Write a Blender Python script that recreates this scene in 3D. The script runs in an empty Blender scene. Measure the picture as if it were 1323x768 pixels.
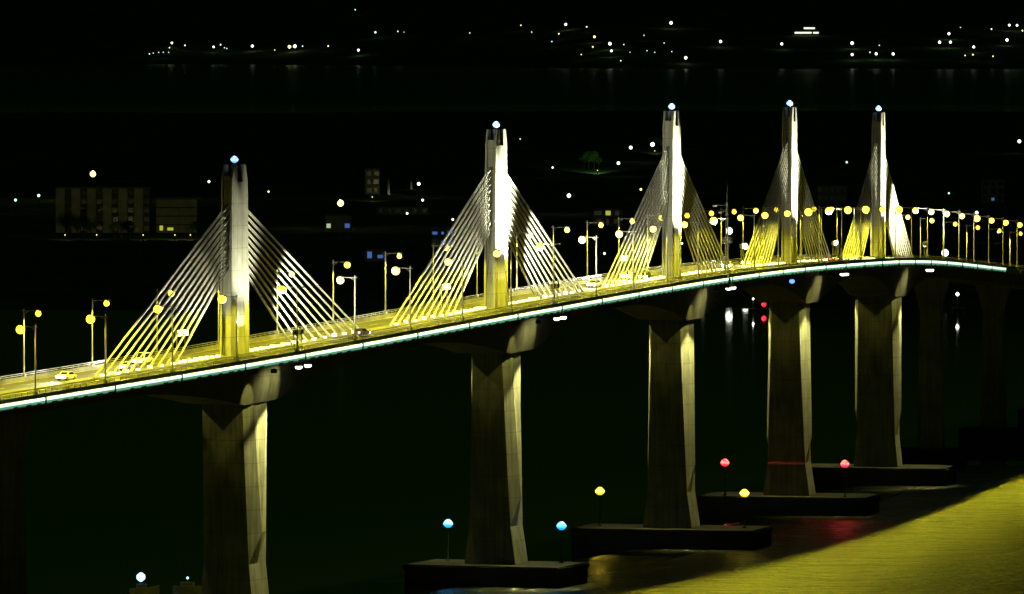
import bpy, bmesh, math, random
from mathutils import Vector, Matrix

rnd = random.Random(7)
scene = bpy.context.scene
col = scene.collection
R = math.radians

# ---------------------------------------------------------------- camera, world, moon, exposure
F_PX = 12000.0                       # focal length in pixels of a 1323 px wide frame (long telephoto)
CAM_Z = 114.0
PITCH = math.atan(394 / F_PX)
cam_d = bpy.data.cameras.new('camera')
cam_d.sensor_width = 36.0
cam_d.lens = F_PX / 1323.0 * 36.0
cam_d.clip_start = 5.0
cam_d.clip_end = 60000.0
cam = bpy.data.objects.new('camera', cam_d)
col.objects.link(cam)
cam.location = (0, 0, CAM_Z)
cam.rotation_euler = (R(90) - PITCH, 0, 0)
scene.camera = cam

w = bpy.data.worlds.new('World')
scene.world = w
w.use_nodes = True
wn = w.node_tree.nodes
sky = wn.new('ShaderNodeTexSky')
sky.sky_type = 'NISHITA'
sky.sun_disc = False
sky.sun_elevation = R(2)
sky.sun_rotation = R(200)
hs = wn.new('ShaderNodeMixRGB')
hs.blend_type = 'MULTIPLY'
hs.inputs[0].default_value = 1.0
hs.inputs[2].default_value = (0.16, 1.0, 0.12, 1)
w.node_tree.links.new(sky.outputs[0], hs.inputs[1])
w.node_tree.links.new(hs.outputs[0], wn['Background'].inputs[0])
wn['Background'].inputs[1].default_value = 0.0022

sun_d = bpy.data.lights.new('moon', 'SUN')
sun_d.energy = 0.004
sun_d.angle = R(0.5)
sun_d.color = (0.8, 1.0, 0.75)
sun = bpy.data.objects.new('moon', sun_d)
col.objects.link(sun)
sun.rotation_euler = (R(50), 0, R(-35))

scene.view_settings.view_transform = 'Standard'
scene.view_settings.look = 'None'
scene.view_settings.exposure = 0.0
scene.view_settings.gamma = 1.0
scene.cycles.use_denoising = True
scene.cycles.max_bounces = 5
scene.cycles.diffuse_bounces = 2
scene.cycles.glossy_bounces = 3
scene.cycles.sample_clamp_indirect = 4.0

SODIUM = (1.0, 0.885, 0.035)
FLOOD = (1.0, 0.98, 0.62)
WARM = (1.0, 0.92, 0.30)

# ---------------------------------------------------------------- geometry of the bridge line
SPAN = 126.0
PX = [-330, -272, -218, -160, -103, -49.9, -3.05, 32.8, 60.7, 85, 109, 133, 157, 181, 205, 229]
PY = [1108, 1220, 1332, 1444, 1556, 1670, 1787, 1908, 2031, 2154, 2277.6, 2401, 2525, 2648, 2772, 2896]
PZ = [22, 27.5, 33, 38.6, 43.8, 48.6, 53.2, 55.2, 54.4, 51.7, 46.4, 40.6, 35.0, 29.5, 24, 19]


def cr(a, u):
    x = u + 5
    i = max(1, min(len(a) - 3, int(math.floor(x))))
    f = x - i
    p0, p1, p2, p3 = a[i - 1:i + 3]
    return .5 * (2 * p1 + (p2 - p0) * f + (2 * p0 - 5 * p1 + 4 * p2 - p3) * f * f + (3 * p1 - p0 - 3 * p2 + p3) * f ** 3)


def axis(s):
    u = s / SPAN
    e = .01
    a = math.atan2(cr(PX, u + e) - cr(PX, u - e), cr(PY, u + e) - cr(PY, u - e))
    return cr(PX, u), cr(PY, u), cr(PZ, u), a


def P(s, t=0.0, h=0.0):                # station along the bridge, offset to its right, height over the deck
    x, y, z, a = axis(s)
    return Vector((x + t * math.cos(a), y - t * math.sin(a), z + h))


S0, S1 = -370.0, 1060.0


# ---------------------------------------------------------------- helpers
def tag(o, label=None, cat=None, group=None, kind=None):
    if label: o['label'] = label
    if cat: o['category'] = cat
    if group: o['group'] = group
    if kind: o['kind'] = kind
    return o


def empty(name, loc=(0, 0, 0), rz=0.0, parent=None):
    o = bpy.data.objects.new(name, None)
    col.objects.link(o)
    o.location = loc
    o.rotation_euler = (0, 0, rz)
    o.empty_display_size = 0.5
    if parent: o.parent = parent
    return o


class MB:
    def __init__(self):
        self.v, self.f = [], []

    def add(self, vs, fs):
        n = len(self.v)
        self.v += [tuple(p) for p in vs]
        self.f += [tuple(i + n for i in q) for q in fs]

    def box(self, x0, x1, y0, y1, z0, z1):
        self.add([(x0, y0, z0), (x1, y0, z0), (x1, y1, z0), (x0, y1, z0), (x0, y0, z1), (x1, y0, z1), (x1, y1, z1), (x0, y1, z1)],
                 [(0, 3, 2, 1), (4, 5, 6, 7), (0, 1, 5, 4), (1, 2, 6, 5), (2, 3, 7, 6), (3, 0, 4, 7)])

    def tube(self, a, b, r0, r1=None, n=8, cap=True):
        a, b = Vector(a), Vector(b)
        r1 = r0 if r1 is None else r1
        d = (b - a).normalized()
        u = d.orthogonal().normalized()
        w_ = d.cross(u)
        vs = []
        for c, r in ((a, r0), (b, r1)):
            for k in range(n):
                q = 2 * math.pi * k / n
                vs.append(c + (u * math.cos(q) + w_ * math.sin(q)) * r)
        fs = [(k, (k + 1) % n, n + (k + 1) % n, n + k) for k in range(n)]
        if cap: fs += [tuple(reversed(range(n))), tuple(range(n, 2 * n))]
        self.add(vs, fs)

    def lathe(self, prof, n=12, c=(0, 0, 0)):
        vs = []
        for r, z in prof:
            for k in range(n):
                q = 2 * math.pi * k / n
                vs.append((c[0] + r * math.cos(q), c[1] + r * math.sin(q), c[2] + z))
        fs = []
        for j in range(len(prof) - 1):
            for k in range(n):
                fs.append((j * n + k, j * n + (k + 1) % n, (j + 1) * n + (k + 1) % n, (j + 1) * n + k))
        fs += [tuple(reversed(range(n))), tuple(range((len(prof) - 1) * n, len(prof) * n))]
        self.add(vs, fs)

    def prism(self, poly, y0, y1):     # poly in (x, z), extruded along y
        n = len(poly)
        vs = [(x, y0, z) for x, z in poly] + [(x, y1, z) for x, z in poly]
        fs = [(k, n + k, n + (k + 1) % n, (k + 1) % n) for k in range(n)]
        fs += [tuple(range(n)), tuple(reversed(range(n, 2 * n)))]
        self.add(vs, fs)

    def mesh(self, name, mat, smooth=False):
        me = bpy.data.meshes.new(name)
        me.from_pydata(self.v, [], self.f)
        bm = bmesh.new()
        bm.from_mesh(me)
        bmesh.ops.recalc_face_normals(bm, faces=bm.faces)
        big = [f for f in bm.faces if len(f.verts) > 6]
        if big: bmesh.ops.triangulate(bm, faces=big)
        bm.to_mesh(me)
        bm.free()
        me.materials.append(mat)
        if smooth:
            for p in me.polygons: p.use_smooth = True
        return me

    def build(self, name, mat, parent=None, smooth=False):
        return link(name, self.mesh(name, mat, smooth), parent)


def link(name, me, parent=None):
    o = bpy.data.objects.new(name, me)
    col.objects.link(o)
    if parent: o.parent = parent
    return o


def sweep(prof, s0, s1, step=6.0, closed=True, vary=None):
    m = MB()
    n = max(1, int(math.ceil((s1 - s0) / step)))
    k = len(vary(s0) if vary else prof)
    for i in range(n + 1):
        s = s0 + (s1 - s0) * i / n
        pr = vary(s) if vary else prof
        m.v += [tuple(P(s, t, h)) for t, h in pr]
    for i in range(n):
        for j in range(k if closed else k - 1):
            a, b = i * k + j, i * k + (j + 1) % k
            m.f.append((a, b, b + k, a + k))
    if closed:
        m.f.append(tuple(range(k)))
        m.f.append(tuple(range(n * k, n * k + k)))
    return m


def copy_tree(o, parent=None):
    c = o.copy()
    col.objects.link(c)
    c.parent = parent
    for ch in list(o.children): copy_tree(ch, c)
    return c


def lamp(kind, name, energy, color, loc, parent=None, target=None, cone=60, blend=.3, radius=.15):
    d = bpy.data.lights.new(name, kind)
    d.energy = energy
    d.color = color
    d.shadow_soft_size = radius
    if kind == 'SPOT':
        d.spot_size = R(cone)
        d.spot_blend = blend
    o = bpy.data.objects.new(name, d)
    col.objects.link(o)
    o.location = loc
    if target is not None:
        o.rotation_euler = (Vector(target) - Vector(loc)).to_track_quat('-Z', 'Y').to_euler()
    if parent: o.parent = parent
    return o


# ---------------------------------------------------------------- materials
def mat(name, base, rough=.6, metal=0.0, noise=None, bump=None, var=.25, streak=None, spec=.5):
    m = bpy.data.materials.new(name)
    m.use_nodes = True
    nt = m.node_tree
    b = nt.nodes['Principled BSDF']
    b.inputs['Base Color'].default_value = (*base, 1)
    b.inputs['Roughness'].default_value = rough
    b.inputs['Metallic'].default_value = metal
    b.inputs['Specular IOR Level'].default_value = spec
    if noise or bump or streak:
        g = nt.nodes.new('ShaderNodeNewGeometry')
    if noise:
        n = nt.nodes.new('ShaderNodeTexNoise')
        n.inputs['Scale'].default_value = noise
        n.inputs['Detail'].default_value = 6
        nt.links.new(g.outputs['Position'], n.inputs['Vector'])
        rmp = nt.nodes.new('ShaderNodeValToRGB')
        rmp.color_ramp.elements[0].position = .3
        rmp.color_ramp.elements[1].position = .7
        rmp.color_ramp.elements[0].color = tuple(c * (1 - var) for c in base) + (1,)
        rmp.color_ramp.elements[1].color = tuple(min(1, c * (1 + var)) for c in base) + (1,)
        nt.links.new(n.outputs['Fac'], rmp.inputs[0])
        out = rmp.outputs[0]
        if streak:                     # rain streaks running down and pour joints across
            mp = nt.nodes.new('ShaderNodeMapping')
            mp.inputs['Scale'].default_value = (1.6, 1.6, .06)
            nt.links.new(g.outputs['Position'], mp.inputs[0])
            n2 = nt.nodes.new('ShaderNodeTexNoise')
            n2.inputs['Scale'].default_value = 1.0
            n2.inputs['Detail'].default_value = 5
            nt.links.new(mp.outputs[0], n2.inputs['Vector'])
            sp = nt.nodes.new('ShaderNodeSeparateXYZ')
            nt.links.new(g.outputs['Position'], sp.inputs[0])
            wv = nt.nodes.new('ShaderNodeMath')
            wv.operation = 'PINGPONG'
            wv.inputs[1].default_value = streak / 2
            nt.links.new(sp.outputs[2], wv.inputs[0])
            st = nt.nodes.new('ShaderNodeMath')
            st.operation = 'LESS_THAN'
            st.inputs[1].default_value = .05
            nt.links.new(wv.outputs[0], st.inputs[0])
            r2 = nt.nodes.new('ShaderNodeMapRange')
            r2.inputs[1].default_value = .3
            r2.inputs[2].default_value = .7
            r2.inputs[3].default_value = 1 - streak_amt
            r2.inputs[4].default_value = 1.1
            nt.links.new(n2.outputs['Fac'], r2.inputs[0])
            jm = nt.nodes.new('ShaderNodeMath')
            jm.operation = 'MULTIPLY_ADD'
            jm.inputs[1].default_value = -.38
            nt.links.new(st.outputs[0], jm.inputs[0])
            nt.links.new(r2.outputs[0], jm.inputs[2])
            mx = nt.nodes.new('ShaderNodeVectorMath')
            mx.operation = 'SCALE'
            nt.links.new(out, mx.inputs[0])
            nt.links.new(jm.outputs[0], mx.inputs['Scale'])
            out = mx.outputs[0]
        nt.links.new(out, b.inputs['Base Color'])
    if bump:
        n3 = nt.nodes.new('ShaderNodeTexNoise')
        n3.inputs['Scale'].default_value = bump
        nt.links.new(g.outputs['Position'], n3.inputs['Vector'])
        bp = nt.nodes.new('ShaderNodeBump')
        bp.inputs['Strength'].default_value = .3
        bp.inputs['Distance'].default_value = .05
        nt.links.new(n3.outputs['Fac'], bp.inputs['Height'])
        nt.links.new(bp.outputs[0], b.inputs['Normal'])
    return m


streak_amt = .42


def glow(name, color, strength, base=(.8, .8, .8), sample=True):
    m = bpy.data.materials.new(name)
    m.use_nodes = True
    b = m.node_tree.nodes['Principled BSDF']
    b.inputs['Base Color'].default_value = (*base, 1)
    b.inputs['Emission Color'].default_value = (*color, 1)
    b.inputs['Emission Strength'].default_value = strength
    if not sample:
        m.cycles.emission_sampling = 'NONE'
    return m


M = {}
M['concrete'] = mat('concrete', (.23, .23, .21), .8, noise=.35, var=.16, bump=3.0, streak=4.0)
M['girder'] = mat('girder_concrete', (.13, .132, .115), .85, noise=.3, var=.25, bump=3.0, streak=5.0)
M['pier_concrete'] = mat('pier_concrete', (.30, .305, .24), .85, noise=.3, var=.2, bump=3.0, streak=4.2)
M['asphalt'] = mat('asphalt', (.032, .031, .028), .85, noise=.12, var=.45, bump=8, spec=.12)
M['kerb'] = mat('kerb', (.10, .098, .088), .85, noise=.25, var=.4, spec=.15)
M['rail'] = mat('galvanised_rail', (.12, .125, .12), .5, .6)
M['dark_steel'] = mat('dark_steel', (.06, .065, .06), .5, .5)
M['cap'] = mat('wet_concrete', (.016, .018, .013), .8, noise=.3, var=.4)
M['pole'] = mat('galvanised_pole', (.15, .155, .14), .45, .3)
M['cable'] = mat('cable_sheath', (.27, .265, .245), .45)
M['fascia'] = mat('fascia_paint', (.42, .55, .47), .55, noise=.8, var=.25)
M['paint'] = mat('road_paint', (.35, .34, .30), .6)
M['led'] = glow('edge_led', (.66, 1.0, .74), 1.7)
M['led_spill'] = glow('fascia_led_spill', (.22, .62, .34), .5, (.3, .4, .35))  # green glow standing in for LED light falling on the fascia
M['sodium'] = glow('sodium_lens', (1.0, .74, .035), 3.4, sample=False)
M['sodium_halo'] = glow('sodium_halo', (1.0, .62, .02), 1.3, sample=False)
M['floodlens'] = glow('flood_lens', (1.0, 1.0, .72), 5, sample=False)
M['beacon'] = glow('beacon_lens', (.13, .32, 1.0), 2.0)
M['beacon_core'] = glow('beacon_core', (.24, .45, 1.0), 3.0)
M['blue'] = glow('blue_lens', (.01, .32, 1.0), 1.7)
M['blue_core'] = glow('blue_core', (.06, .5, 1.0), 2.6)
M['yellow'] = glow('amber_lens', (1.0, .62, .01), 1.5)
M['yellow_core'] = glow('amber_core', (1.0, .85, .10), 4)
M['red'] = glow('red_lens', (1.0, .012, .03), 2.2)
M['red_core'] = glow('red_core', (1.0, .10, .14), 3)
M['headlight'] = glow('headlight', (1.0, .98, .9), 90, sample=False)
M['taillight'] = glow('taillight', (1.0, .04, .02), 9)
M['median_lens'] = glow('median_lens', (1.0, .97, .62), 1.5)
M['car_white'] = mat('car_paint_white', (.75, .75, .73), .25)
M['car_silver'] = mat('car_paint_silver', (.45, .46, .47), .25, .5)
M['car_red'] = mat('car_paint_red', (.35, .03, .02), .25)
M['car_dark'] = mat('car_paint_dark', (.03, .035, .04), .25)
M['glass'] = mat('car_glass', (.01, .012, .014), .06)
M['rubber'] = mat('tyre_rubber', (.02, .02, .02), .8)
M['land'] = mat('land', (.10, .19, .06), .95, noise=.02, var=.5)
M['wall'] = mat('render_wall', (.42, .40, .33), .85, noise=.4, var=.2)
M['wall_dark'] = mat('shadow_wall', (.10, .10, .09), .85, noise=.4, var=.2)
M['winglass'] = mat('dark_window', (.015, .018, .015), .15)
M['roof'] = mat('flat_roof', (.14, .13, .12), .9)
M['win_warm'] = glow('lit_window_warm', (.75, .80, .06), .55)
M['win_blue'] = glow('lit_window_blue', (.14, .32, 1.0), .34)
M['win_white'] = glow('lit_window_white', (.85, 1.0, .70), .5)
M['win_hotel'] = glow('lit_floor', (.92, 1.0, .75), 1.3)
M['hill_white'] = glow('town_lamp_white', (.92, 1.0, .80), 3.2)
M['hill_green'] = glow('town_lamp_green', (.50, 1.0, .72), 2.2)
M['hill_warm'] = glow('town_lamp_warm', (1.0, .90, .25), 3.0)
M['bark'] = mat('bark', (.07, .05, .035), .9)
M['leaf'] = mat('leaf', (.05, .11, .03), .7, noise=.9, var=.5)
M['hull'] = mat('boat_hull', (.02, .025, .035), .4)
M['timber'] = mat('jetty_timber', (.22, .17, .11), .85)


def water_material():
    m = bpy.data.materials.new('sea_water')
    m.use_nodes = True
    nt = m.node_tree
    L = nt.links.new
    b = nt.nodes['Principled BSDF']
    b.inputs['Base Color'].default_value = (.012, .016, .005, 1)
    b.inputs['IOR'].default_value = 1.6
    b.inputs['Coat Weight'].default_value = 1.0
    b.inputs['Coat IOR'].default_value = 1.7
    b.inputs['Specular IOR Level'].default_value = 1.0
    g = nt.nodes.new('ShaderNodeNewGeometry')
    sp = nt.nodes.new('ShaderNodeSeparateXYZ')
    L(g.outputs['Position'], sp.inputs[0])
    def mth(op, a_, b_):
        q = nt.nodes.new('ShaderNodeMath')
        q.operation = op
        for k_, v_ in ((0, a_), (1, b_)):
            if isinstance(v_, (int, float)): q.inputs[k_].default_value = v_
            else: L(v_, q.inputs[k_])
        return q.outputs[0]
    # the breeze ruffles the open channel on one side of the bridge; the side towards the town lies calm
    dy = mth('SUBTRACT', sp.outputs[1], 1787)
    ax = mth('ADD', mth('MULTIPLY', dy, .315), mth('MULTIPLY', mth('MULTIPLY', dy, dy), -.000205))
    off = mth('SUBTRACT', mth('ADD', sp.outputs[0], 3), ax)
    calm = nt.nodes.new('ShaderNodeMapRange')
    calm.inputs[1].default_value = -8
    calm.inputs[2].default_value = 24
    lee = nt.nodes.new('ShaderNodeMapRange')
    lee.inputs[1].default_value = 2236
    lee.inputs[2].default_value = 2262
    lee.inputs[3].default_value = 0.0
    lee.inputs[4].default_value = 400.0
    L(sp.outputs[1], lee.inputs[0])
    L(mth('SUBTRACT', off, mth('ADD', lee.outputs[0], mth('MULTIPLY', mth('GREATER_THAN', sp.outputs[1], 2600), 100000))), calm.inputs[0])
    rr = nt.nodes.new('ShaderNodeMapRange')
    rr.inputs[3].default_value = .03
    rr.inputs[4].default_value = .43
    L(calm.outputs[0], rr.inputs[0])
    fb = nt.nodes.new('ShaderNodeMapRange')            # breeze out in the open bay behind the headland
    fb.inputs[1].default_value = 8000
    fb.inputs[2].default_value = 9500
    fb.inputs[3].default_value = 0.0
    fb.inputs[4].default_value = .26
    L(sp.outputs[1], fb.inputs[0])
    ad = nt.nodes.new('ShaderNodeMath')
    L(rr.outputs[0], ad.inputs[0])
    L(fb.outputs[0], ad.inputs[1])
    L(ad.outputs[0], b.inputs['Roughness'])
    L(ad.outputs[0], b.inputs['Coat Roughness'])
    b.inputs['Specular Tint'].default_value = (.84, 1.0, .6, 1)
    dk = nt.nodes.new('ShaderNodeMapRange')
    dk.inputs[1].default_value = 8000
    dk.inputs[2].default_value = 9500
    dk.inputs[3].default_value = 1.0
    dk.inputs[4].default_value = .1
    L(sp.outputs[1], dk.inputs[0])
    L(dk.outputs[0], b.inputs['Specular IOR Level'])
    L(dk.outputs[0], b.inputs['Coat Weight'])
    prev = None
    for sc_, dist, xs in ((.24, 11.0, 1.0), (.07, 12.0, 1.0), (.7, 2.4, 1.0)):
        mp = nt.nodes.new('ShaderNodeMapping')
        mp.inputs['Scale'].default_value = (sc_ * .8, sc_, sc_)
        mp.inputs['Rotation'].default_value = (0, 0, .25)
        L(g.outputs['Position'], mp.inputs[0])
        n = nt.nodes.new('ShaderNodeTexNoise')
        n.inputs['Scale'].default_value = 1.0
        n.inputs['Detail'].default_value = 4
        n.inputs['Roughness'].default_value = .55
        n.inputs['Distortion'].default_value = .4
        L(mp.outputs[0], n.inputs['Vector'])
        bp = nt.nodes.new('ShaderNodeBump')
        bp.inputs['Distance'].default_value = dist
        ss = nt.nodes.new('ShaderNodeMapRange')
        ss.inputs[3].default_value = .0005
        ss.inputs[4].default_value = 1.0
        L(calm.outputs[0], ss.inputs[0])
        L(ss.outputs[0], bp.inputs['Strength'])
        L(n.outputs['Fac'], bp.inputs['Height'])
        if prev: L(prev.outputs[0], bp.inputs['Normal'])
        prev = bp
    L(prev.outputs[0], b.inputs['Normal'])
    L(prev.outputs[0], b.inputs['Coat Normal'])
    return m


M['water'] = water_material()

# ---------------------------------------------------------------- the setting: water and land
m = MB()
m.add([(-9000, -500, 0), (9000, -500, 0), (9000, 24000, 0), (-9000, 24000, 0)], [(0, 1, 2, 3)])
tag(m.build('water', M['water']), kind='structure')


def fbm(x, y):
    return (math.sin(x * .9 + 1.3 * math.sin(y * .7)) + .5 * math.sin(2.1 * y + 1.7 * math.sin(x * 1.3)) + .3 * math.sin(4.3 * x + 2 * y)) / 1.8


def ss(a, b, x):
    x = max(0., min(1., (x - a) / (b - a)))
    return x * x * (3 - 2 * x)


def near_h(x, y):
    sh = 3372 + 14 * fbm(x / 90, 3) - 10
    up = ss(sh - 8, sh + 40, y)
    back = 1 - ss(8200, 8600, y)
    return -3 + 5.2 * up + (6 * ss(3500, 8000, y) + 1.6 * fbm(x / 160, y / 300) * ss(3450, 3900, y)) * up - 12 * (1 - back)


def far_h(x, y):
    sh = 13700 + 900 * ss(200, -500, x) + 120 * fbm(x / 300, 1)
    up = ss(sh - 60, sh + 80, y)
    return -8 + 11 * up + max(0, y - sh - 60) * (.085 + .012 * fbm(x / 700, y / 900)) * up


def grid(name, f, x0, x1, nx, ys):
    m = MB()
    for y in ys:
        for i in range(nx + 1):
            x = x0 + (x1 - x0) * i / nx
            m.v.append((x, y, f(x, y)))
    for j in range(len(ys) - 1):
        for i in range(nx):
            a = j * (nx + 1) + i
            m.f.append((a, a + 1, a + nx + 2, a + nx + 1))
    return tag(m.build(name, M['land'], smooth=True), kind='structure')


grid('near_shore_land', near_h, -900, 900, 90, [3330 + 6 * i for i in range(20)] + [3450 + 60 * i for i in range(90)])
grid('far_hills', far_h, -2600, 2600, 80, [13400 + 30 * i for i in range(60)] + [15200 + 200 * i for i in range(30)])


def ray(px, py):
    c, s = math.cos(PITCH), math.sin(PITCH)
    vx, vy = (px - 661.5) / F_PX, (384 - py) / F_PX
    return Vector((vx, c + vy * s, -s + vy * c))


def on_land(px, py, h=0.0, far=False):
    """ground point below something h metres above the land that shows at pixel px, py"""
    d = ray(px, py)
    y = 13500.0 if far else 3375.0
    f = far_h if far else near_h
    while y < 20000:
        p = Vector((0, 0, CAM_Z)) + d * (y / d.y)
        g = f(p.x, y)
        if g > 0 and g + h >= p.z: break
        y += 4
    return Vector((p.x, y, f(p.x, y)))


def on_water(px, py, h=0.0):
    d = ray(px, py)
    k = (h - CAM_Z) / d.z
    return Vector((d.x * k, d.y * k, 0))


# ---------------------------------------------------------------- the bridge
bridge = empty('cable_stayed_bridge')
tag(bridge, 'long curved concrete cable stayed bridge with five pylons and tall piers over water', 'bridge')

TW = [0, 126, 252, 378, 504]           # stations of the five pylons
APP = [588, 696, 804, 912, 1020]       # plain approach piers beyond the last pylon
APPL = [-88, -196, -304]


def depth(s):
    d = 3.2
    for t0 in TW:
        k = max(0.0, abs(s - t0) - 8.0) / 50.0
        if k < 1: d = max(d, 3.2 + 5.1 * (1 - k) ** 2)
    return d


def gprof(s):
    d = depth(s)
    return [(-6.4, -.55), (6.4, -.55), (5.2, -d), (-5.2, -d)]


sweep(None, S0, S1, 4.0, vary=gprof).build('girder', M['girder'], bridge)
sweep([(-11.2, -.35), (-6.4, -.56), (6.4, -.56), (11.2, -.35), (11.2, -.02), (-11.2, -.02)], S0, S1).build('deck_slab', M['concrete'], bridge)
for sg in (-1, 1):
    a, b = sorted((sg * 1.5, sg * 10.3))
    sweep([(a, 0), (b, 0)], S0, S1, closed=False).build('carriageway', M['asphalt'], bridge)
    for tt, dash in ((10.05, False), (1.75, False), (5.9, True)):
        if dash:
            lm = MB()
            s = S0
            while s < S1 - 4:
                q = sweep([(sg * tt - .08, .02), (sg * tt + .08, .02)], s, s + 4, 4, closed=False)
                lm.add(q.v, q.f)
                s += 12
            tag(lm.build('lane_dashes', M['paint'], bridge), kind='stuff')
        else:
            sweep([(sg * tt - .08, .02), (sg * tt + .08, .02)], S0, S1, closed=False).build('edge_line', M['paint'], bridge)
    c = [(10.42, -.02), (10.5, .75), (10.8, .75), (11.05, -.02)]
    sweep([(sg * t, h) for t, h in c], S0, S1).build('parapet', M['kerb'], bridge)
    rm = MB()
    for hh in (.98, 1.3):
        q = sweep([(sg * 10.6, hh), (sg * 10.7, hh), (sg * 10.7, hh + .08), (sg * 10.6, hh + .08)], S0, S1)
        rm.add(q.v, q.f)
    s = S0 + 1
    while s < S1:
        p, p2 = P(s, sg * 10.65, .74), P(s, sg * 10.65, 1.36)
        rm.tube(p, p2, .07, n=4)
        s += 2.1
    tag(rm.build('railing', M['rail'], bridge), kind='stuff')
sweep([(-1.45, -.01), (1.45, -.01), (1.4, .28), (-1.4, .28)], S0, S1).build('median_kerb', M['kerb'], bridge)

# near-side fascia, in panels with a light strip on each, up to where the strip stops
k = 0
s = -347.5
while s < 880:
    e = s + 25.1
    sweep([(11.2, -1.15), (11.42, -1.12), (11.46, .10), (11.2, .12)], s, e, 4.2).build('fascia_panel', M['fascia'], bridge)
    sweep([(-11.2, -1.15), (-11.42, -1.12), (-11.46, .10), (-11.2, .12)], s, e, 4.2).build('fascia_panel', M['fascia'], bridge)
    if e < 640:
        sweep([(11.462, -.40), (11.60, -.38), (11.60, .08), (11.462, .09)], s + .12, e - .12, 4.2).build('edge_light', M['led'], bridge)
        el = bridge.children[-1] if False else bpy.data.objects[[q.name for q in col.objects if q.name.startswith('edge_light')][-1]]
        sweep([(11.462, -.86), (11.53, -.84), (11.57, -.41), (11.462, -.405)], s + .12, e - .12, 4.2).build('fascia_glow', M['led_spill'], el)  # added glowing band, the strip's spill of light on the fascia
        bm_ = MB()
        for q in range(6):
            if rnd.random() < .85:
                a = s + 1.5 + q * 4.1 + rnd.uniform(0, .8)
                z = sweep([(11.45, -.98), (11.60, -.98), (11.60, -.72), (11.45, -.72)], a, a + rnd.uniform(.9, 2.2), 5)
                bm_.add(z.v, z.f)
        tag(bm_.build('cable_duct', M['dark_steel'], bridge), kind='stuff')
    if k % 1 == 0:
        bk = MB()
        z = sweep([(11.45, -1.3), (11.75, -1.3), (11.75, .2), (11.45, .2)], s - .18, s + .06, 5)
        bk.add(z.v, z.f)
        bk.build('bracket', M['dark_steel'], bridge)
    s += 25.2
    k += 1

# brackets / drain boxes hanging below the edge
for s_ in (-20, 102, 181, 257, 352):
    sweep([(11.2, -1.9), (11.8, -1.9), (11.8, -.9), (11.2, -.9)], s_, s_ + 4.6, 5).build('service_box', M['kerb'], bridge)


def arch(hw, ht, n=10, z0=0.0):
    pts = [(-hw, z0)]
    for i in range(n + 1):
        q = math.pi - math.pi * i / n
        pts.append((hw * .86 * math.cos(q), ht - hw * .86 + hw * .86 * math.sin(q)))
    pts.append((hw, z0))
    return pts


def pylon_meshes():
    ar = arch(2.15, 11.0, z0=-.5)
    plate = [(-4.0, -.5)] + ar + [(4.0, -.5), (3.25, 31.6), (2.35, 34.4), (1.1, 34.4), (1.1, 31.3), (-1.1, 31.3), (-1.1, 34.4), (-2.35, 34.4), (-3.25, 31.6)]
    core = [(-3.55, -.5)] + ar + [(3.55, -.5), (2.85, 32.4), (-2.85, 32.4)]
    a = MB(); a.prism(core, -.70, .70)
    b = MB(); b.prism(plate, -1.10, -.702)
    c = MB(); c.prism(plate, .702, 1.10)
    return a.mesh('pylon', M['concrete']), b.mesh('side_plate', M['concrete']), c.mesh('side_plate', M['concrete'])


pm = pylon_meshes()
strut_m = MB()
strut_m.box(-2.7, -2.45, -.9, -.6, 32.4, 34.3)
strut_m = strut_m.mesh('maintenance_post', M['kerb'])


def frame(s):                           # world matrix at the deck: x along the bridge, y to its left
    x, y, z, a = axis(s)
    return (x, y, z), math.pi / 2 - a


CN = 10
cab = MB()
cab.tube((0, 0, 0), (0, 0, 1), 1.0, n=7)
cab.tube((0, 0, -.002), (0, 0, .055), 1.75, n=7)
cab.tube((0, 0, .965), (0, 0, 1.0), 1.6, n=7)
cab_me = cab.mesh('stay_cable', M['cable'], True)


def pier_mesh(top_w, H, name):
    """H: height from pile cap to girder soffit.  x along the bridge, y across"""
    m = MB()
    zl, zb = 12.9, 7.3                  # ridge low point, top of the flared foot
    wt, wb, wf = top_w / 2, 4.15 + (top_w - 5.9) * .15, 5.2
    e = 1.05
    def wz(z): return wt + (wb - wt) * (1 - (z - zb) / (H - zb))
    def Sz(z): return 3.6 + (5.3 - 3.6) * ((z - zb) / (H - zb))
    zs = [H + .4, H * .75 + zl * .25, H * .5 + zl * .5, H * .25 + zl * .75, zl]
    rings = []
    for z in zs:
        f = (z - zl) / (H - zl)
        w_, S_, r_ = wz(z), Sz(z), 2.8 * f
        v_ = e * (1 - .42 * f)                # valley closes towards the low point
        half = [(-S_, w_), (-r_ - .001, w_ + e), (0, w_ + v_), (r_ + .001, w_ + e), (S_, w_)]
        rings.append([(x, y, z) for x, y in half] + [(-x, -y, z) for x, y in half])
    w_, S_ = wz(zb), Sz(zb)
    half = [(-S_, w_), (-.001, w_), (0, w_), (.001, w_), (S_, w_)]
    rings.append([(x, y, zb) for x, y in half] + [(-x, -y, zb) for x, y in half])
    S_ = 3.75
    half = [(-S_, wf), (-.001, wf), (0, wf), (.001, wf), (S_, wf)]
    rings.append([(x, y, 0) for x, y in half] + [(-x, -y, 0) for x, y in half])
    n = 10
    for r in rings: m.v += r
    for j in range(len(rings) - 1):
        for i in range(n):
            m.f.append((j * n + i, j * n + (i + 1) % n, (j + 1) * n + (i + 1) % n, (j + 1) * n + i))
    m.f.append(tuple(range(n)))
    m.f.append(tuple(range((len(rings) - 1) * n, len(rings) * n)))
    return m.mesh(name, M['pier_concrete'])


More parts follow.
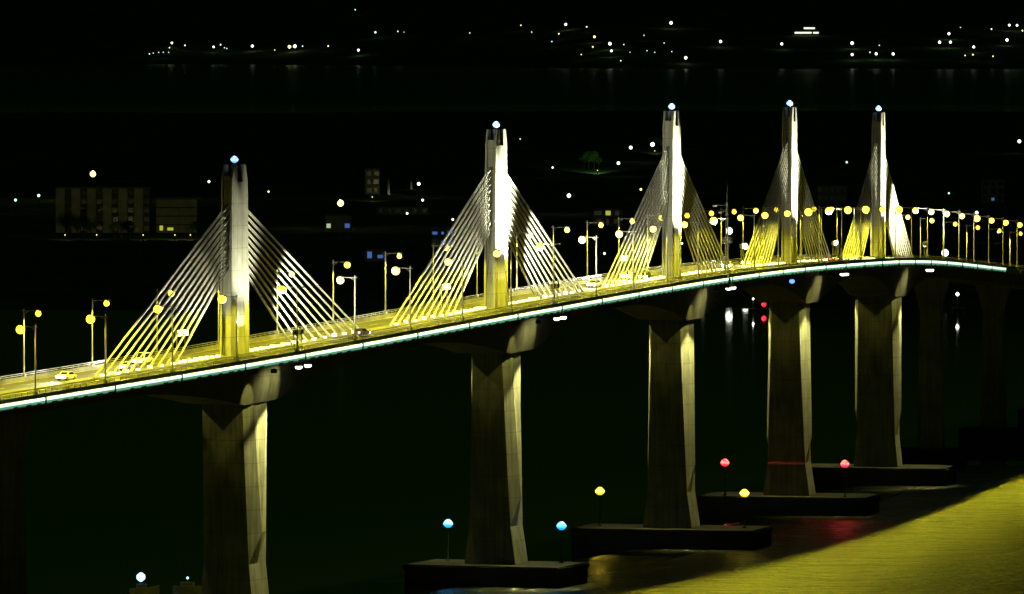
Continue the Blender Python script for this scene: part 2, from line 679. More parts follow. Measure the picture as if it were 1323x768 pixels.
CAP_T = 4.0
for i, s in enumerate(TW):
    loc, rz = frame(s)
    py = link('pylon', pm[0], bridge)
    py.location, py.rotation_euler = loc, (0, 0, rz)
    for me in pm[1:]: link('side_plate', me, py)
    link('maintenance_post', strut_m, py)
    # stays: two planes, ten each way
    for sg in (-1, 1):
        for pl in (-.2, .2):
            for c in range(CN):
                f = c / (CN - 1)
                a = P(s + sg * (24.5 + 31.5 * f), pl * .3, .27)
                hh = 15.8 + 11.4 * f
                lx = 3.52 - .7 * hh / 33
                ca, sa = math.cos(rz), math.sin(rz)
                b = Vector((loc[0] + sg * lx * ca + pl * sa, loc[1] + sg * lx * sa - pl * ca, loc[2] + hh))
                o = link('stay_cable', cab_me, bridge)
                d = b - a
                o.location = a
                o.rotation_euler = d.to_track_quat('Z', 'Y').to_euler()
                o.scale = (.11, .11, d.length) if i < 2 else (.088, .088, d.length)
    # pier and pile cap
    H = loc[2] - depth(s) - CAP_T
    pr = link('pier', pier_mesh(7.9 if i in (0, 4) else 5.9, H, 'pier'), bridge)
    pr.location, pr.rotation_euler = (loc[0], loc[1], CAP_T), (0, 0, rz)
    cp = MB()
    hw = (15, 15.5, 19, 18.5, 17)[i]
    cp.box(-9, 9, -hw, hw, -2.5, CAP_T)
    cp.box(-9.3, 9.3, -hw - .3, hw + .3, CAP_T - .9, CAP_T - .25)
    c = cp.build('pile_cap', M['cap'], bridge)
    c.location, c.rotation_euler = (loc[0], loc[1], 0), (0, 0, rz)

for s in APP + APPL:
    loc, rz = frame(s)
    H = loc[2] - depth(s) - CAP_T
    pr = MB()
    pr.add([(-1.6, -3.1, 0), (1.6, -3.1, 0), (1.6, 3.1, 0), (-1.6, 3.1, 0), (-1.4, -2.5, H * .8), (1.4, -2.5, H * .8), (1.4, 2.5, H * .8), (-1.4, 2.5, H * .8),
            (-1.4, -4.6, H + .3), (1.4, -4.6, H + .3), (1.4, 4.6, H + .3), (-1.4, 4.6, H + .3)],
           [(0, 3, 2, 1), (0, 1, 5, 4), (1, 2, 6, 5), (2, 3, 7, 6), (3, 0, 4, 7), (4, 5, 9, 8), (5, 6, 10, 9), (6, 7, 11, 10), (7, 4, 8, 11), (8, 9, 10, 11)])
    p_ = pr.build('pier', M['pier_concrete'], bridge)
    p_.location, p_.rotation_euler = (loc[0], loc[1], CAP_T), (0, 0, rz)
    cp = MB()
    cp.box(-6, 6, -8, 8, -2.5, CAP_T)
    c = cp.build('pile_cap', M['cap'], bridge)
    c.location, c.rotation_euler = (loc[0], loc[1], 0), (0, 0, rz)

# ---------------------------------------------------------------- small floods in the median
ml = MB(); ml.box(-.42, .42, -.3, .3, .26, .75)
ml_me = ml.mesh('median_floodlight', M['median_lens'])
for s0 in TW:
    for sg in (-1, 1):
        a = 7.0
        while a < 56:
            loc, rz = frame(s0 + sg * a)
            o = link('median_light', ml_me, bridge)
            o.location, o.rotation_euler = loc, (0, 0, rz)
            o.scale = (rnd.uniform(.7, 1.15), 1, rnd.uniform(.8, 1.15))
            a += 2.3 if a < 24 else 4.6

# ---------------------------------------------------------------- street lamps
def make_street_lamp():
    root = empty('street_lamp')
    a = MB()
    a.box(-.28, .28, -.28, .28, 0, .5)
    a.tube((0, 0, .4), (0, 0, 11.9), .17, .10, 8)
    a.build('pole', M['pole'], root)
    a = MB()
    a.tube((0, 0, 11.5), (2.45, 0, 11.55), .075, .06, 6)
    a.tube((0, 0, 10.9), (1.0, 0, 11.5), .04, .04, 5)
    a.tube((-.5, 0, 11.5), (0, 0, 11.5), .05, .05, 5)
    a.build('arm', M['pole'], root)
    a = MB()
    a.add([(2.2, -.20, 11.46), (2.2, .20, 11.46), (3.5, .34, 11.46), (3.5, -.34, 11.46), (2.2, -.12, 11.68), (2.2, .12, 11.68), (3.3, .2, 11.78), (3.3, -.2, 11.78)],
          [(0, 1, 2, 3), (4, 7, 6, 5), (0, 4, 5, 1), (1, 5, 6, 2), (2, 6, 7, 3), (3, 7, 4, 0)])
    h = a.build('lamp_head', M['dark_steel'], root)
    a = MB()
    a.lathe([(.62 * math.sin(q), -.62 * math.cos(q)) for q in (.25, .6, .95, 1.3, 1.65, 2.0, 2.35, 2.7)], 14)
    a.build('lens', M['sodium'], h, True).location = (2.9, 0, 11.0)
    a = MB()
    a.lathe([(.30, 11.40 - 11.0), (.42, .44), (.30, .62)], 14, (2.9, 0, 11.0))
    a.build('halo_collar', M['sodium_halo'], h, True)  # glowing ring that imitates the warm halo around the lamp
    lamp('SPOT', 'lamp_light', 37000, SODIUM, (2.9, 0, 10.3), root, (2.9, 0, 0), 166, .35, .3)
    return root


proto = make_street_lamp()
used = False


def place_lamp(s, side, label, group):
    global used
    o = copy_tree(proto) if used else proto
    used = True
    x, y, z, a = axis(s)
    o.location = P(s, side * 10.72, .74)
    base = math.pi / 2 - a                # along the bridge
    o.rotation_euler = (0, 0, base + (R(90) if side > 0 else R(-90)) + rnd.uniform(-.03, .03))
    for c in o.children_recursive:
        if c.name.startswith('lens'):
            k_ = rnd.uniform(1.05, 1.35) if side > 0 else rnd.uniform(.72, 1.0)
            c.scale = (k_, k_, k_)
    tag(o, label, 'street lamp', group)


SEG = ['short of the arched foot pylon', 'between the arched foot and blue lamp pylons', 'between the blue and amber lamp pylons', 'between the amber and red lamp pylons', 'between the red lamp pylon and the last', 'past the last pylon']


def seg(s_):
    return SEG[sum(1 for q in TW if s_ > q)]


s = 3.6 - 25.3 * 14
while s < 1000:
    if not any(abs(s - q) < 6 for q in (TW[0], TW[1])):
        place_lamp(s, 1, 'sodium street lamp above the glowing edge strip ' + seg(s), 'street lamps along the lit edge of the bridge')
    s += 25.3
s = -10.0 - 26.0 * 13
while s < 1000:
    place_lamp(s, -1, 'sodium street lamp on the far parapet ' + seg(s), 'street lamps along the unlit edge of the bridge')
    s += 26.0 if s < 560 else 40.0


# lamps beside the first pylons carry a second arm with a small camera
def add_cross(o):
    a = MB()
    a.tube((0, 0, 11.55), (-1.3, 0, 11.55), .06, .05, 5)
    a.box(-1.45, -1.05, -.14, .14, 11.4, 11.72)
    a.tube((0, -.55, 10.2), (0, .55, 10.2), .04, .04, 5)
    a.build('cross_arm', M['pole'], o)


for s, txt in ((3.6, 'first'), (129.0, 'second')):
    place_lamp(s, 1, 'street lamp with a cross arm at the lit edge beside the ' + ('arched foot pylon' if txt == 'first' else 'blue lamp pylon'), 'street lamps along the lit edge of the bridge')
    add_cross(col.objects[-1] if False else [q for q in bpy.data.objects if q.name.startswith('street_lamp') and q.parent is None][-1])


# ---------------------------------------------------------------- floodlight frames beside each pylon
PN = ['arched foot pylon', 'blue lamp pylon', 'amber lamp pylon', 'red lamp pylon', 'last pylon before the plain piers']


def flood_frame(s, side, label, power, aim_h, cable=0.0, left=0.0):
    x, y, z, a = axis(s)
    rz = math.pi / 2 - a
    root = empty('floodlight_frame', P(s, side * 10.25, .02), rz)
    tag(root, label, 'floodlight', 'floodlight frames beside the pylons')
    for q in (-1.7, 1.7):
        p = MB(); p.tube((q, 0, 0), (q, 0, 3.9), .09, .09, 6)
        p.build('post', M['pole'], root)
    p = MB(); p.tube((-2.1, 0, 3.6), (2.1, 0, 3.6), .07, .07, 6)
    p.build('crossbar', M['pole'], root)
    inn = side                           # local +y is the bridge's left; towards the pylon from the right side is +y
    for q in (-1.25, 1.25):
        p = MB(); p.box(q - .6, q + .6, -.3, .3, 3.62, 4.5)
        h = p.build('lamp_housing', M['dark_steel'], root)
        p = MB()
        if side > 0: p.box(q - .45, q + .45, .302, .33, 3.72, 4.4)
        else: p.box(q - .62, q + .62, -.62, -.302, 3.55, 4.55)
        p.build('lens', M['floodlens'], h)
    lamp('SPOT', 'flood_light', power, FLOOD, (0, inn * .7, 4.2), root, (0 if side < 0 else -4.5, inn * 9.3, aim_h), 72, 1.0, .3)
    if cable:
        lamp('SPOT', 'cable_light', cable, FLOOD, (2.2, inn * .7, 4.2), root, (36, inn * 11.4, 15), 56, .6, .3)
        lamp('SPOT', 'cable_light', left, (1, .95, .6), (-2.2, inn * .7, 4.2), root, (-30, inn * 10.2, 13), 60, .7, .3)
    return root


near_pw = (78000, 720000, 700000, 580000, 580000)
for i, s in enumerate(TW):
    flood_frame(s + 5.0, 1, 'floodlight frame on the lit edge aimed at the ' + PN[i], near_pw[i], 23 if i else 20, cable=(270000, 320000, 7000, 5000, 600000)[i], left=(190000, 190000, 120000, 12000, 12000)[i])
    flood_frame(s - 1.0, -1, 'floodlight frame on the far parapet aimed at the ' + PN[i], 14000, 18)
    q = bpy.data.objects['cable_stayed_bridge']
    lamp('SPOT', 'median_beam', (15000, 4500, 4500, 3500, 4000)[i], FLOOD, P(s - 15.5, 0, .95), q, P(s - 2.9, 0, 19), 62, .8, .2)
    lamp('SPOT', 'arch_uplight', (16000, 3000, 2000, 1000, 1000)[i], (1, .97, .6), P(s - 1.9, 0, .6), q, P(s + 1.9, 0, 9.0), 34, .5, .2)


# under-deck floods that wash the haunch and the pier
def under_lamp(s, side, label, power, target, cone=70, col_=WARM, bright=True, blend=.3):
    x, y, z, a = axis(s)
    root = empty('under_deck_floodlight', P(s, side * 11.35, -1.2), math.pi / 2 - a)
    tag(root, label, 'floodlight', 'floodlights slung under the deck edge')
    p = MB(); p.tube((0, 0, 0), (0, 0, -.55), .06, .06, 5); p.build('hanger', M['dark_steel'], root)
    p = MB(); p.box(-.62, .62, -.36, .36, -.72, -.45); h = p.build('lamp_housing', M['dark_steel'], root)
    p = MB(); p.lathe([(.30, -.50), (.55, -.40), (.66, -.2), (.62, 0)], 12, (0, 0, -.74))
    p.build('lens', M['floodlens'] if bright else M['dark_steel'], h, True)
    wl = root.matrix_basis.to_3x3()
    lo = Vector((0, 0, -1.45))
    tw = Vector(target) - root.location
    lamp('SPOT', 'under_deck_light', power, col_, lo, root, wl.inverted() @ tw, cone, blend, .12)


for i, s in enumerate(TW):
    pw = (1.0, .95, .9, .9, .85)[i]
    zt = axis(s)[2]
    hg = zt - CAP_T
    nm = ('arched foot', 'blue lamp', 'amber lamp', 'red lamp', 'last pylon')[i] + ' pier'
    # on the haunch, and down the pier's side
    far_l, near_l = (6.8, 2.9)
    main = 8.5 if i in (0, 1, 4) else -3.0
    under_lamp(s + far_l, 1, 'lamp under the lit deck edge washing the girder at the ' + nm, 3400 * pw, P(s + 3.5, 5.8, -5.4), 74, blend=1.0)
    under_lamp(s + near_l, 1, 'lamp under the lit deck edge washing down the ' + nm, 2000 * pw, P(s - .5, 5.7, -5.6), 62, blend=1.0)
    lamp('SPOT', 'pier_wash', (88000 if main > 0 else 60000) * pw, WARM, P(s + main, 11.3, -2.7), bpy.data.objects['cable_stayed_bridge'], P(s, 3.5, -hg * .62), 54, .4, .12)
    lamp('SPOT', 'pier_wash', 60000 * pw, WARM, P(s - 3.5, -11.3, -2.7), bpy.data.objects['cable_stayed_bridge'], P(s - 1, -4.0, -hg * .62), 50, .4, .12)
    # front faces, from both edges, shaded by the girder
    for sd in (1, -1):
        under_lamp(s - 7.6, sd, ('hooded lamp under the lit deck edge before the ' if sd > 0 else 'hooded lamp under the far deck edge before the ') + nm, 3000 * pw, P(s - 4.9, 0, -hg * .26), 42, (1, .90, .20), bright=False, blend=.5)


# ---------------------------------------------------------------- beacons on the pylon tops
for i, s in enumerate(TW):
    loc, rz = frame(s)
    root = empty('aviation_beacon', (loc[0], loc[1], loc[2] + 32.4), rz)
    tag(root, 'blue white beacon on a small platform atop the ' + PN[i], 'beacon', 'beacons on the pylon tops')
    p = MB()
    p.box(-.7, .7, -.45, .45, 1.7, 1.8)
    for x_ in (-.6, .6): p.tube((x_, 0, -.01), (x_, 0, 1.75), .06, .06, 5)
    p.tube((0, 0, 1.8), (0, 0, 2.5), .08, .08, 6)
    p.build('platform', M['rail'], root)
    p = MB(); p.lathe([(.12, -.6), (.52, -.4), (.64, 0), (.52, .4), (.12, .6)], 12, (0, 0, 2.9))
    gl = p.build('lamp_globe', M['beacon'], root, True)
    p = MB(); p.lathe([(.56, -.22), (.69, -.12), (.69, .12), (.56, .22)], 12, (0, 0, 2.9)); p.build('lens_band_glow', M['beacon_core'], gl, True)  # brighter band imitates a hot core inside the lamp's halo
    lamp('POINT', 'beacon_light', 260, (.35, .55, 1), (0, 0, 3.6), root, radius=.3)

# ---------------------------------------------------------------- navigation lamps on the pile caps
NAV = [None, ('blue', (.10, .5, 1.0), 11.6, 11.0), ('yellow', (1, .7, .06), 15.3, 15.3), ('red', (1, .05, .06), 13.3, 13.3), None]
for i, nv in enumerate(NAV):
    if not nv: continue
    s = TW[i]
    loc, rz = frame(s)
    for sd in (-1, 1):
        x, y, z, a = axis(s)
        t = nv[2] * sd
        fwd = (0, 5.0, .5, -5.5)[i]
        bx_, by_ = x + t * math.cos(a) + fwd * math.sin(a), y - t * math.sin(a) + fwd * math.cos(a)
        root = empty('navigation_lamp', (bx_, by_, CAP_T), rz)
        cn = {'blue': 'blue', 'yellow': 'amber', 'red': 'red'}[nv[0]]
        tag(root, '%s navigation lamp on a post on a pile cap' % cn, 'lamp', '%s navigation lamps on the pile caps' % cn)
        p = MB(); p.tube((0, 0, 0), (0, 0, 6.6), .16, .12, 8); p.box(-.4, .4, -.4, .4, 0, .25); p.build('post', M['dark_steel'], root)
        p = MB(); p.box(-.6, .6, -.6, .6, 6.3, 6.4); p.build('platform', M['dark_steel'], root)
        p = MB(); p.lathe([(.3, 0), (.74, .25), (.9, .75), (.74, 1.25), (.25, 1.6)], 14, (0, 0, 6.4)); le = p.build('lens', M[nv[0]], root, True)
        p = MB(); p.lathe([(.86, .5), (.95, .62), (.95, .88), (.86, 1.0)], 14, (0, 0, 6.4)); p.build('lens_band_glow', M[nv[0] + '_core'], le, True)  # bright band over the coloured lens, imitating core and halo
        lamp('POINT', 'navigation_light', 50, nv[1], (0, 0, 8.6), root, radius=.5)
        o = lamp('SPOT', 'navigation_beam', 15000 if nv[0] == 'red' else 1200, nv[1], (-.9 if fwd < 0 else -.9 - fwd * .0, 0, 7.15), root, (-fwd - 5.5 if fwd > 0 else 0, sd * nv[2], 7.15), 70, .2, .2)
        o.scale = (1, .02, 1)
        lamp('SPOT', 'navigation_beam', (250, 300, 700)[i - 1], nv[1], (-1.0, 0, 7.1), root, (-30, 0, 1), 70, .8, .5)

# blue lamp slung below the mid-span
p0 = P(321, 11.0, -1.2)
root = empty('span_lamp', p0)
tag(root, 'blue white lamp slung below the lit deck edge between two piers', 'lamp')
p = MB(); p.tube((0, 0, 0), (0, 0, -.9), .07, .07, 6); p.build('hanger', M['dark_steel'], root)
p = MB(); p.lathe([(.2, -.45), (.5, -.25), (.6, .05), (.4, .4)], 12, (0, 0, -1.3)); p.build('lens', M['beacon'], root, True)

# ---------------------------------------------------------------- camera mast on the near edge
s = 254.5
x, y, z, a = axis(s)
root = empty('camera_mast', P(s, 11.1, .1), math.pi / 2 - a)
tag(root, 'lattice mast with platform, cameras and thin aerial at the lit bridge edge', 'mast')
p = MB()
for q in ((-.35, -.35), (.35, -.35), (.35, .35), (-.35, .35)): p.tube((q[0], q[1], 0), (q[0] * .5, q[1] * .5, 15.5), .07, .05, 5)
for k in range(15):
    h = k + .6
    r_ = .35 * (1 - .5 * h / 15.5)
    p.tube((-r_, -r_, h), (r_, -r_, h + .9), .035, n=4); p.tube((r_, r_, h), (-r_, r_, h + .9), .035, n=4)
    p.tube((r_, -r_, h), (r_, r_, h + .9), .035, n=4); p.tube((-r_, r_, h), (-r_, -r_, h + .9), .035, n=4)
p.build('lattice', M['pole'], root)
p = MB(); p.box(-.9, .9, -.9, .9, 7.0, 7.1)
for q in ((-.85, -.85), (.85, -.85), (.85, .85), (-.85, .85)): p.tube((q[0], q[1], 7.1), (q[0], q[1], 8.3), .05, n=4)
for q in (7.7, 8.3):
    p.tube((-.85, -.85, q), (.85, -.85, q), .05, n=4); p.tube((.85, -.85, q), (.85, .85, q), .05, n=4); p.tube((.85, .85, q), (-.85, .85, q), .05, n=4); p.tube((-.85, .85, q), (-.85, -.85, q), .05, n=4)
p.build('platform', M['pole'], root)
p = MB(); p.tube((0, 0, 15.4), (0, 0, 19.5), .05, .02, 5); p.build('aerial', M['pole'], root)
for h, q in ((12.0, 1.0), (13.6, 1.4), (14.9, 2.6)):
    p = MB(); p.tube((0, 0, h), (0, q, h), .04, n=4); p.box(-.2, .2, q - .35, q + .35, h - .35, h - .02); p.build('camera_arm', M['pole'], root)
p = MB(); p.box(-.8, .8, -.6, .4, -2.1, -.02); p.build('base_bracket', M['kerb'], root)

# ---------------------------------------------------------------- vehicles
def car_mesh():
    m = MB()
    # side profile lofted across the width
    prof = [(-2.15, .35), (-2.2, .75), (-2.05, .95), (-1.55, 1.02), (-.95, 1.46), (.55, 1.48), (1.25, 1.0), (2.05, .88), (2.2, .7), (2.18, .35)]
    ws = [(-.88, .0), (-.80, .03), (.80, .03), (.88, .0)]
    n = len(prof)
    for k, (y_, dz) in enumerate(ws):
        for x_, z_ in prof:
            top = max(0, z_ - 1.0)
            inset = top * .42
            yy = y_ - math.copysign(inset, y_)
            m.v.append((x_, yy, z_ + (dz if z_ > .9 else 0)))
    for k in range(3):
        for i in range(n):
            a, b = k * n + i, k * n + (i + 1) % n
            m.f.append((a, b, b + n, a + n))
    m.f.append(tuple(range(n)))
    m.f.append(tuple(range(3 * n, 4 * n)))
    return m


def make_car(px, py, s_, t_, dirn, paint, label, van=False):
    x, y, z, a = axis(s_)
    rz = math.pi / 2 - a + (0 if dirn > 0 else math.pi)
    root = empty('car' if not van else 'van', P(s_, t_, .02), rz)
    tag(root, label, 'van' if van else 'car', 'vehicles on the bridge')
    m = car_mesh()
    if van:
        m.v = [(v[0] * 1.15, v[1], v[2] if v[2] < .95 else .95 + (v[2] - .95) * 2.1) for v in m.v]
    m.build('body', M[paint], root)
    kx, kz = (1.15, 2.1) if van else (1, 1)
    zz = lambda q: q if q < .95 else .95 + (q - .95) * kz
    def win(pts):
        g = MB(); g.add([(p_[0] * kx, p_[1], zz(p_[2])) for p_ in pts], [(0, 1, 2, 3)]); g.build('window', M['glass'], root)
    win([(1.22, -.70, 1.055), (1.22, .70, 1.055), (.62, .58, 1.47), (.62, -.58, 1.47)])
    win([(-1.52, -.70, 1.07), (-1.02, -.58, 1.45), (-1.02, .58, 1.45), (-1.52, .70, 1.07)])
    for sg in (-1, 1):
        win([(-1.3, sg * .885, 1.05), (1.05, sg * .885, 1.05), (.5, sg * .73, 1.43), (-.9, sg * .73, 1.43)])
    for wx in (-1.35, 1.35):
        for sg in (-1, 1):
            p = MB(); p.tube((wx * kx, sg * .70, .33), (wx * kx, sg * .93, .33), .33, .33, 14)
            wh = p.build('wheel', M['rubber'], root)
            p = MB(); p.tube((wx * kx, sg * .931, .33), (wx * kx, sg * .945, .33), .2, .18, 10); p.build('rim', M['car_silver'], wh)
    for sg in (-1, 1):
        p = MB(); p.box(2.12 * kx, 2.26 * kx, sg * .6 - .27, sg * .6 + .27, .52, .86); p.build('headlight', M['headlight'], root)
        p = MB(); p.box(-2.26 * kx, -2.1 * kx, sg * .66 - .17, sg * .66 + .17, .68, .92); p.build('taillight', M['taillight'], root)
    if dirn < 0 or True:
        lamp('SPOT', 'headlamp_beam', 22000 if dirn < 0 else 2500, (1, .97, .9), (2.4 * kx, 0, .75), root, (22, 0, -.2), 60, .6, .25)
    return root


def s_at(px, t, h):
    lo, hi = -300., 900.
    for _ in range(50):
        mid = (lo + hi) / 2
        q = P(mid, t, h) - Vector((0, 0, CAM_Z))
        c, s_ = math.cos(PITCH), math.sin(PITCH)
        d = q.y * c - q.z * s_
        if 661.5 + F_PX * q.x / d < px: lo = mid
        else: hi = mid
    return lo


for px, t_, dr, paint, lab, van in (
        (86, -3.6, -1, 'car_white', 'white car with blazing headlights below all the stay cables on the open deck', False),
        (166, -3.4, -1, 'car_silver', 'silver car with headlights under the outermost left stays of the arched pylon', False),
        (185, -7.4, -1, 'car_white', 'white van with headlights close behind a silver car under the stays', True),
        (466, 3.6, 1, 'car_dark', 'dark car showing red tail lights between the first two fans of stays', False),
        (768, -3.6, -1, 'car_silver', 'silver car with headlights between the fans of the blue and amber lamp pylons', False),
        (812, -7.2, -1, 'car_white', 'white car with headlights under the stays before the amber lamp pylon', False),
        (834, -3.5, -1, 'car_dark', 'dark car with dazzling headlights close before the amber lamp pylon', False),
        (940, -3.6, -1, 'car_white', 'white car with headlights next to the lattice camera mast', False),
        (966, -7.0, -1, 'car_dark', 'dark car with headlights beyond the lattice camera mast', False),
        (1079, 4.0, 1, 'car_silver', 'silver car driving away between the last two pylons', False)):
    make_car(px, 0, s_at(px, t_, .7), t_, dr, paint, lab, van)


# ---------------------------------------------------------------- shore town: lamps, buildings, trees, jetties
def town_lamp(px, py, r, kind, label, group, far=False, h=7.0, light=0.0, name='lamp_post'):
    g = on_land(px, py, h, far)
    root = empty(name, g)
    tag(root, label, 'lamp', group)
    p = MB(); p.tube((0, 0, -1.0), (0, 0, h - r), .14 if not far else .3, n=5); p.build('pole', M['dark_steel'], root)
    p = MB(); p.lathe([(.3 * r, -r), (.85 * r, -.55 * r), (r, 0), (.85 * r, .55 * r), (.3 * r, r)], 8, (0, 0, h)); p.build('globe', M[kind], root, True)
    if light:
        lamp('POINT', 'lamp_light', light, {'hill_white': (.9, 1, .8), 'hill_green': (.5, 1, .7), 'hill_warm': (1, .85, .3)}[kind], (0, 0, h + r + .2), root, radius=.3)
    return root


# far hillside across the bay
FAR = [(193, 70, 1, 'g'), (198, 69, .8, 'g'), (205, 68, .8, 'g'), (211, 68, .8, 'g'), (219, 62, 1, 'w'), (222, 56, 1.4, 'y'), (239, 59, 1.2, 'w'), (218, 68, .8, 'g'), (276, 61, 1.3, 'w'), (285, 58, 1.2, 'w'), (290, 62, .9, 'g'), (293, 63, .9, 'g'),
       (326, 60, 1.7, 'w'), (355, 65, .8, 'y'), (374, 61, 2.0, 'y'), (381, 60, 2.1, 'w'), (391, 60, 1.1, 'g'), (424, 60, 1.2, 'y'), (463, 65, 1.5, 'w'), (459, 13, 1.1, 'g'), (485, 42, 1.3, 'g'), (514, 41, 1.1, 'g'), (522, 42, .7, 'g'), (607, 43, 1.0, 'g'),
       (673, 33, 1.0, 'y'), (687, 42, 1.0, 'g'), (731, 32, 1.6, 'w'), (722, 44, 1.2, 'y'), (713, 54, 1.0, 'g'), (758, 35, 1.2, 'y'), (768, 48, 1.4, 'y'), (766, 61, 1.2, 'y'), (788, 57, 1.9, 'w'), (790, 66, 1.4, 'w'), (806, 58, .8, 'y'), (751, 71, .9, 'y'),
       (802, 79, .9, 'w'), (814, 68, .7, 'g'), (832, 46, .9, 'g'), (836, 66, .8, 'g'), (846, 68, .8, 'g'), (858, 56, .9, 'g'), (867, 30, 1.9, 'w'), (868, 67, .8, 'g'), (886, 75, 1.8, 'w'), (931, 54, 1.7, 'w'), (1010, 57, 1.6, 'w'), (1101, 56, 1.9, 'w'), (1101, 71, 1.6, 'w'),
       (1124, 68, 1.1, 'g'), (1132, 70, 1.6, 'w'), (1136, 59, .9, 'g'), (1154, 70, 1.6, 'w'), (1214, 55, 1.7, 'w'), (1226, 44, 1.6, 'w'), (1228, 55, 1.6, 'w'), (1241, 36, .8, 'g'), (1258, 61, 1.5, 'w'), (1247, 72, 1.0, 'y'), (1257, 71, 1.2, 'y'), (1281, 38, 1.1, 'w'), (1301, 52, 1.7, 'w'), (1304, 33, 1.4, 'w'), (1314, 33, 1.4, 'w'), (1321, 40, 1.2, 'y'), (1283, 73, 1.0, 'y')]
KN = {'w': ('hill_white', 'white'), 'g': ('hill_green', 'pale green'), 'y': ('hill_warm', 'yellow')}
for px, py, r_, k_ in FAR:
    town_lamp(px, py, r_ * (1.25 if r_ > 1.25 else .85), KN[k_][0], 'tiny %s lamp on the dark hillside across the bay' % KN[k_][1], '%s lamps on the far hillside' % KN[k_][1], True, 9.0)

# near shore and town behind the bridge
NEAR = [(120, 225, 2.4, 'hill_warm', 'large warm floodlamp rising behind the pale apartment block', 14, 3000), (440, 263, 2.3, 'hill_warm', 'large warm lamp behind the bridge above a blue sign', 12, 1500), (270, 235, 1.0, 'hill_white', 'small white lamp beside the top of the arched pylon', 9, 0),
        (735, 253, 1.5, 'hill_white', 'white lamp in the dark trees below the lit tree crown', 9, 300), (843, 187, 2.0, 'hill_white', 'bright greenish lamp beside trees on the headland', 12, 0), (815, 191, 1.6, 'hill_white', 'round white lamp just left of a greenish lamp on the headland', 9, 0), (799, 211, 1.4, 'hill_white', 'white lamp under the lit trees on the headland', 8, 0),
        (714, 217, .8, 'hill_white', 'faint white lamp behind the stays left of the lit tree', 6, 0), (828, 245, .9, 'hill_warm', 'faint warm lamp left of the amber lamp pylon', 6, 0), (541, 238, 1.3, 'hill_white', 'white lamp beside a chimney behind the blue lamp pylon', 7, 200), (546, 259, .9, 'hill_white', 'small white lamp below a chimney', 6, 0), (526, 276, .8, 'hill_white', 'small white lamp on a quay behind the bridge', 6, 0),
        (585, 284, .8, 'hill_white', 'small white lamp above a blue lit window', 6, 0), (303, 358, .7, 'hill_white', 'small white lamp low behind the arched pylon stays', 5, 0), (1317, 183, 1.7, 'hill_white', 'lone white lamp on the dark headland past the last pylon', 8, 0), (1094, 210, .9, 'hill_green', 'lone pale green lamp between the last two pylons', 7, 0),
        (1226, 250, .7, 'hill_green', 'lone small green lamp above the row of sodium lamps', 6, 0), (1262, 275, 1.1, 'hill_white', 'white lamp among the sodium lamps beyond the last pylon', 6, 0), (1195, 317, 1.3, 'hill_white', 'white lamp low behind the deck past the last pylon', 5, 0), (1221, 327, 2.2, 'hill_white', 'dazzling white quay lamp behind the deck past the last pylon', 6, 0),
        (942, 299, 2.2, 'hill_white', 'dazzling white quay lamp behind the lattice camera mast', 14, 0), (941, 313, .8, 'hill_white', 'small white lamp under the dazzling quay lamp behind the mast', 8, 0), (963, 319, 1.8, 'hill_white', 'bright white quay lamp right of the lattice camera mast', 9, 0), (908, 352, 1.2, 'hill_white', 'white quay lamp low behind the deck before the lattice mast', 5, 0),
        (881, 315, .7, 'hill_white', 'small white lamp beside the amber lamp pylon', 6, 0), (768, 308, .8, 'hill_white', 'small white lamp behind the sodium lamps between pylons', 6, 0), (781, 328, .7, 'hill_white', 'small white lamp above the deck between pylons', 5, 0), (1303, 438, 0, '', '', 0, 0),
        (1290, 300, .9, 'hill_white', 'white lamp behind the approach deck', 5, 0), (20, 259, 1.0, 'hill_green', 'faint green lamp left of the apartment block', 7, 0), (50, 253, 1.1, 'hill_green', 'pale green upright lamp beside the apartment block', 7, 0), (672, 180, .6, 'hill_green', 'faint green lamp right of the blue lamp pylon', 6, 0), (347, 248, .7, 'hill_warm', 'small warm lamp right of the arched pylon top', 6, 0)]
for px, py, r_, k_, lab, h_, lt in NEAR:
    if not r_: continue
    town_lamp(px, py, r_ * .66, k_, lab, None, False, h_, lt)


def wash_lamp(px, py, tpx, tpy, th, power, color, label, cone, group=None):
    root = town_lamp(px, py, .22, 'hill_warm', label, group, False, 2.6, 0)
    tg = on_land(tpx, tpy, 0) + Vector((0, 0, th))
    lamp('SPOT', 'wash_light', power, color, (0, .6, 2.6), root, tg - root.location, cone, .6, .2)


